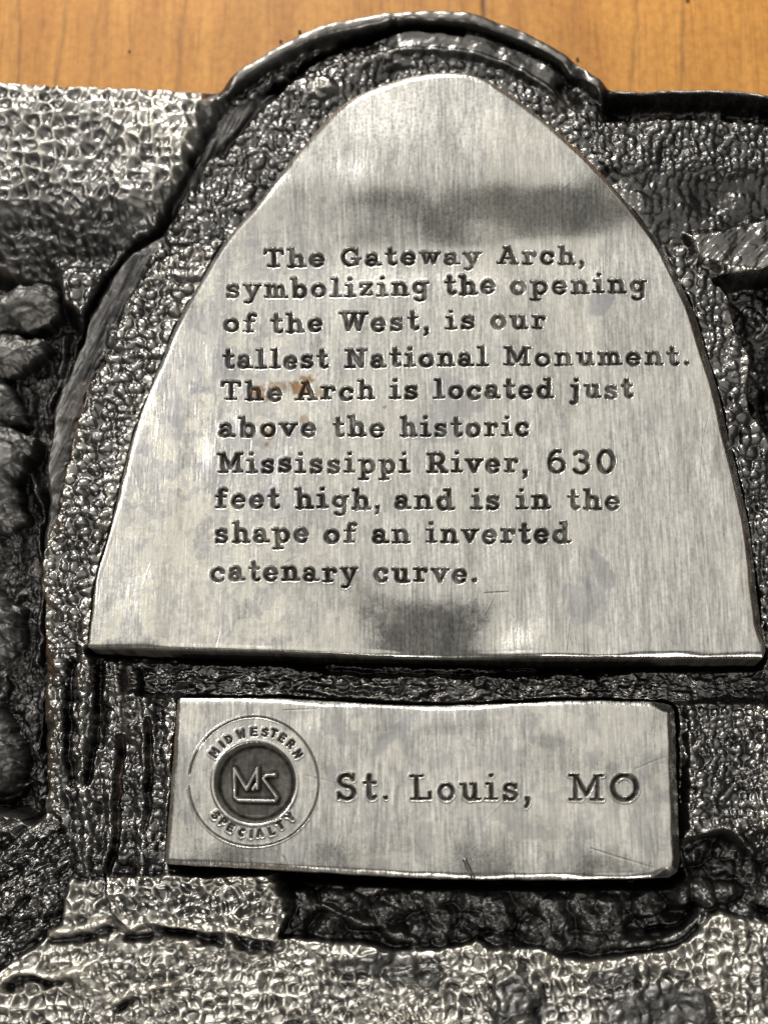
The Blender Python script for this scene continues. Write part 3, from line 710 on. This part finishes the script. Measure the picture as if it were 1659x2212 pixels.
# leaves on the left
LEAVES = [([(-60,655),(0,614),(60,598),(100,604),(124,634),(112,664),(80,686),(40,700),(-60,716)], 62, 0.50),
          ([(-60,715),(30,708),(88,714),(84,737),(50,770),(0,803),(-60,830)], 56, 0.55),
          ([(-60,790),(8,828),(28,880),(30,906),(10,914),(-60,905)], 58, 0.48),
          ([(-60,918),(48,922),(55,948),(42,1000),(22,1032),(26,1112),(-60,1130)], 54, 0.62),
          ([(-60,1262),(8,1288),(30,1332),(14,1400),(-60,1425)], 54, 0.66),
          ([(-60,1520),(18,1588),(38,1680),(16,1722),(-60,1735)], 58, 0.72)]
for i, (pts, hh, tn) in enumerate(LEAVES):
    s_ = poly_sd(WX+9*fbm(U/24, V/24, 280+i, 3), WY+9*fbm(U/24, V/24, 290+i, 3), smooth_curve(pts, closed=True, n=5))
    m = sstep(-3, 3, s_)
    cy_ = np.mean([p[1] for p in pts]); top_ = max(p[0] for p in pts); hgt = max(p[1] for p in pts)-min(p[1] for p in pts)
    q = (V-cy_)/hgt                                   # across the petal
    fan = q/(0.35+np.clip((top_-U)/120, 0, 2))        # creases run together at the tip
    crease = np.abs(np.sin(fan*9+0.8*fbm(U/30, V/30, 240+i, 2)))
    cr = sum(np.exp(-((fan+0.25*fbm(U/45, V/30, 240+i, 2)-c)/0.07)**2) for c in (-0.75, -0.3, 0.15, 0.5, 0.9))
    prof = (-134, -140, -158, -146, -160, -158)[i]+36*np.sqrt(np.clip(s_/34, 0, 1))+8*(1-4*q*q)-34*q-5.5*cr+2.2*fbm(U/34, V/18, 246+i, 3)
    z = blend(z, prof, m); A_b *= 1-m; A_h *= 1-m; A_w = blend(A_w, 1.0, m); tone = blend(tone, (0.24, 0.22, 0.10, 0.20, 0.12, 0.16)[i]+0.18*sstep(9, 3, s_), m); matte = blend(matte, 0.20, m)
    region[m > 0.5] = 10+i
z += 12*fbm(U/85, V/85, 271, 3)*(1-sstep(-10, 30, -de)) 
tone += 0.14*fbm(U/100, V/100, 272, 3)
# under the panels, and a shadow gap round them
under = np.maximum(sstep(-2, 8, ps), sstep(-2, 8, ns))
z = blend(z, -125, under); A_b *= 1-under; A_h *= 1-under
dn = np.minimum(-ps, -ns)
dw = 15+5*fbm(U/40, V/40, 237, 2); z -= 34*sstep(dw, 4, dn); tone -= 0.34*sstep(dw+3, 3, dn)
gv = sstep(0, 6, -ns)*sstep(34, 18, -ns)*sstep(1870, 1895, V)*sstep(560, 640, U); z -= 36*gv; tone -= 0.3*gv  # shade below both panels put into the tone, here and next line
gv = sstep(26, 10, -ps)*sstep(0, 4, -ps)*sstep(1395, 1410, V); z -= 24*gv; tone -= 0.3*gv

# grain textures
sc = 22.0+0*U
f1, f2, idv = worley(WX/31, WY/29, 251, 0.70)
h1, h2, ih = worley((WX+500)/22, WY/21, 252)
pit = sstep(0.58, 0.10, f1/(0.75+0.4*idv))
pit2 = sstep(0.55, 0.08, h1/(0.75+0.4*ih))
hsel = sstep(-0.10, 0.22, fbm(U/75, V/75, 253, 2))
pit = np.clip((f2-f1)/0.55, 0, 1)**0.75*(0.6+0.4*idv); pit2 = np.clip((h2-h1)/0.55, 0, 1)**0.75*(0.55+0.45*ih)
pit = 0.6*pit+0.4*sstep(0.62, 0.08, f1); pit2 = 0.6*pit2+0.4*sstep(0.62, 0.08, h1)
HC = 1.05*blur(1-(pit*(1-hsel)*1.45+pit2*hsel*0.9), 1)
b1, b2, ib = worley(WX/25, WY/24, 254, 0.68)
bead = np.clip(1-(b1/0.60)**2, 0, 1)**0.7*(0.60+0.40*ib)
c1, c2, ic = worley(WX/17+30, WY/17, 255, 0.70)
bead2 = np.clip(1-(c1/0.58)**2, 0, 1)**0.75*(0.5+0.5*ic)
bsel = np.maximum(sstep(-0.2, 0.25, fbm(U/70, V/70, 257, 2)), sstep(640, 760, U)*sstep(560, 480, V)*0.95)
BD = bead*1.2*(1-bsel)+(0.25*bead+0.75*bead2)*bsel
rg = 1-np.abs(fbm(U/22, V/22, 256, 3))*2
zt = A_h*1.0*HC+A_b*1.1*BD+A_w*rg*0.7
z = z+zt-0.5*(A_h+A_b)
# rounding of the outer edge
z -= 16*sstep(9, 0, de)**2
# polish: ridges that stand above their surroundings lost the dark finish
hp = z-blur(z, 6); hp2 = z-blur(z, 16)
hw = np.clip(A_h/8, 0, 1)
wear_shade = tone*0.60+(0.010+0.020*hw)*np.clip(hp, -9, 12)+0.007*np.clip(hp2, -25, 25)
wear_shade = np.clip((wear_shade-0.06)*(0.76+0.24*hw), 0.0, 1)
wear_shade = wear_shade*(1-0.5*rimm*0)
brown = np.clip(sstep(0.12, 0.35, fbm(U/55, V/55, 261, 3))*sstep(2, -6, hp)*0.9, 0, 1)
bz = np.clip(bump(420,560,80,90)+bump(150,880,60,60)+bump(60,1150,60,160)+bump(1230,210,60,60)+bump(215,1470,20,80)+bump(900,1960,250,40)+bump(250,1700,20,120)+bump(1300,1930,150,40)+bump(1400,240,150,25)+bump(1000,1470,300,25)+bump(300,1560,60,160)+bump(760,120,90,40)+bump(1560,700,40,150), 0, 1)
brown *= bz
ZB = -70.0
PX, PY = W(U, V, ZB)
# outer skirt down to the wood
top = (PX[:1], PY[:1], np.full((1, U.shape[1]), ZT+0.5))
Xs = np.vstack([top[0], PX]); Ys = np.vstack([top[1]+3, PY]); Zs = np.vstack([top[2], z])
Xs = np.vstack([Xs, Xs[-1:]]); Ys = np.vstack([Ys, Ys[-1:]-4]); Zs = np.vstack([Zs, np.full((1, U.shape[1]), ZT+0.5)])
def padc(a, d, zz=None):
    l = a[:, :1]+(-d if zz is None else 0); r = a[:, -1:]+(d if zz is None else 0)
    if zz is not None: l = np.full_like(l, zz); r = np.full_like(r, zz)
    return np.hstack([l, a, r])
Xs = padc(Xs, 4); Ys = np.hstack([Ys[:, :1], Ys, Ys[:, -1:]]); Zs = padc(Zs, 0, ZT+0.5)
def pad2(a): return np.pad(a, 1, mode='edge')
region = pad2(region); wear_shade = pad2(wear_shade); brown = pad2(brown); matte = pad2(matte)
NRM = grid_normals(Xs, Ys, Zs)
NRM[:2] = NRM[2:3]; 
ATT = dict(wear_shade=wear_shade, brown=brown, matte=matte)
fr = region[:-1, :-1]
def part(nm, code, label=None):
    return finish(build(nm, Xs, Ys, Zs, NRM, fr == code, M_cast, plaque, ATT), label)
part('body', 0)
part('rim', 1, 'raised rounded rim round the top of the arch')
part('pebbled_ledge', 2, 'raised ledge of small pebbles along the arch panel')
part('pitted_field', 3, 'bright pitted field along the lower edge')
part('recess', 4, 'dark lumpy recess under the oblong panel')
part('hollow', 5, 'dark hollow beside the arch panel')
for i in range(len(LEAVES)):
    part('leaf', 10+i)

# ------------------------------------------------------------------ wooden table top
def table():
    us = np.concatenate([np.linspace(-9000, -200, 30), np.arange(-150, 1850, 5.0), np.linspace(1900, 11000, 30)])
    vs = np.concatenate([np.linspace(-9000, -300, 30), np.arange(-250, 330, 5.0), np.linspace(360, 9000, 40)])
    xs = (us-FW/2)*1.08; ys = (FH/2-vs)*1.08
    X, Y = np.meshgrid(xs, ys)
    gr = np.zeros_like(X)
    rng = random.Random(3)
    # single dark grain lines, running away from the viewer
    def ln(u, v0, v1, w, a, sl=0.0):
        x0, y0 = W(u, v0, ZT); x1, y1 = W(u+sl*(v1-v0), v1, ZT)
        t = np.clip((Y-y0)/(y1-y0), 0, 1)
        cx = x0+(x1-x0)*t+5*fbm(Y/60, Y*0+u, 301, 2)
        m = min(1, a*1.1)*np.exp(-((X-cx)/(w*1.15))**2)*((Y <= y0+3) & (Y >= y1-3))*(0.65+0.5*vnoise(Y/28, X*0+u, 302))
        return m
    for (u, v0, v1, w, a, sl) in [(1163,-2000,420,4.5,.95,-0.06),(104,-2000,420,4,.55,-0.03),(85,-2000,420,4,.3,-0.03),(385,-2000,420,5,.40,-0.12),(415,-2000,420,6,.25,-0.1),(600,-2000,420,5,.3,-.1),(560,-2000,420,4,.2,-.1),
                                  (1475,-2000,420,5,.45,-0.05),(1558,-2000,420,5,.40,-0.04),(1130,-2000,420,7,.25,-.08),(760,-2000,420,6,.18,-.1),(1320,-2000,420,7,.18,-.04),(1600,-2000,420,5,.2,0),(230,-2000,420,6,.14,0),(690,-2000,420,5,.2,-.1),(30,-2000,420,6,.15,0)]:
        gr = np.maximum(gr, ln(u, v0, v1, w, a, sl))
    Z = np.full_like(X, ZT)-gr*1.5
    N = grid_normals(X, Y, Z)
    o = build('table_top', X, Y, Z, N, np.ones((X.shape[0]-1, X.shape[1]-1), bool), M_wood, None, dict(grain=gr))
    o['kind'] = 'structure'
    return o
table()

# ------------------------------------------------------------------ specks on the wood
def speck_mat():
    m, nt, b = nodes('dark_crumb'); b.inputs['Base Color'].default_value = (0.018, 0.012, 0.008, 1); b.inputs['Roughness'].default_value = 0.8
    return m
M_speck = speck_mat()
def speck(u, v, r, label, seed):
    rng = np.random.RandomState(seed)
    import bmesh
    bm = bmesh.new(); bmesh.ops.create_icosphere(bm, subdivisions=2, radius=1)
    ph = rng.rand(3)*6
    for vt_ in bm.verts:
        k = 1+0.25*math.sin(3*vt_.co.x+ph[0])+0.2*math.sin(4*vt_.co.y+ph[1])
        vt_.co = Vector((vt_.co.x*k*r*(0.8+0.5*rng.rand()*0), vt_.co.y*k*r*0.85, vt_.co.z*r*0.6))*S
    me = bpy.data.meshes.new('crumb'); bm.to_mesh(me); bm.free(); me.materials.append(M_speck)
    for p in me.polygons: p.use_smooth = True
    o = bpy.data.objects.new('crumb', me); COL.objects.link(o)
    x, y = W(u, v, ZT); o.location = (float(x)*S, float(y)*S, (ZT+r*0.4)*S)
    o['label'] = label; o['category'] = 'crumb'; o['group'] = 'dark crumbs on the wood'
speck(648, 69, 6.0, 'largest dark crumb on the wood, left of the arch rim', 1)
speck(607, 89, 5.0, 'small dark crumb on the wood hard against the arch rim, lower left of the largest', 2)
speck(280, 110, 3.8, 'lone tiny crumb on the wood above the pitted upper left field', 3)
speck(789, 38, 4.0, 'tiny crumb touching the arch rim just left of its crown', 4)
speck(1247, 128, 5.0, 'crumb touching the right shoulder of the arch rim', 5)
speck(1485, 1, 5.0, 'crumb on the wood at the top of the picture, far right of the arch', 6)
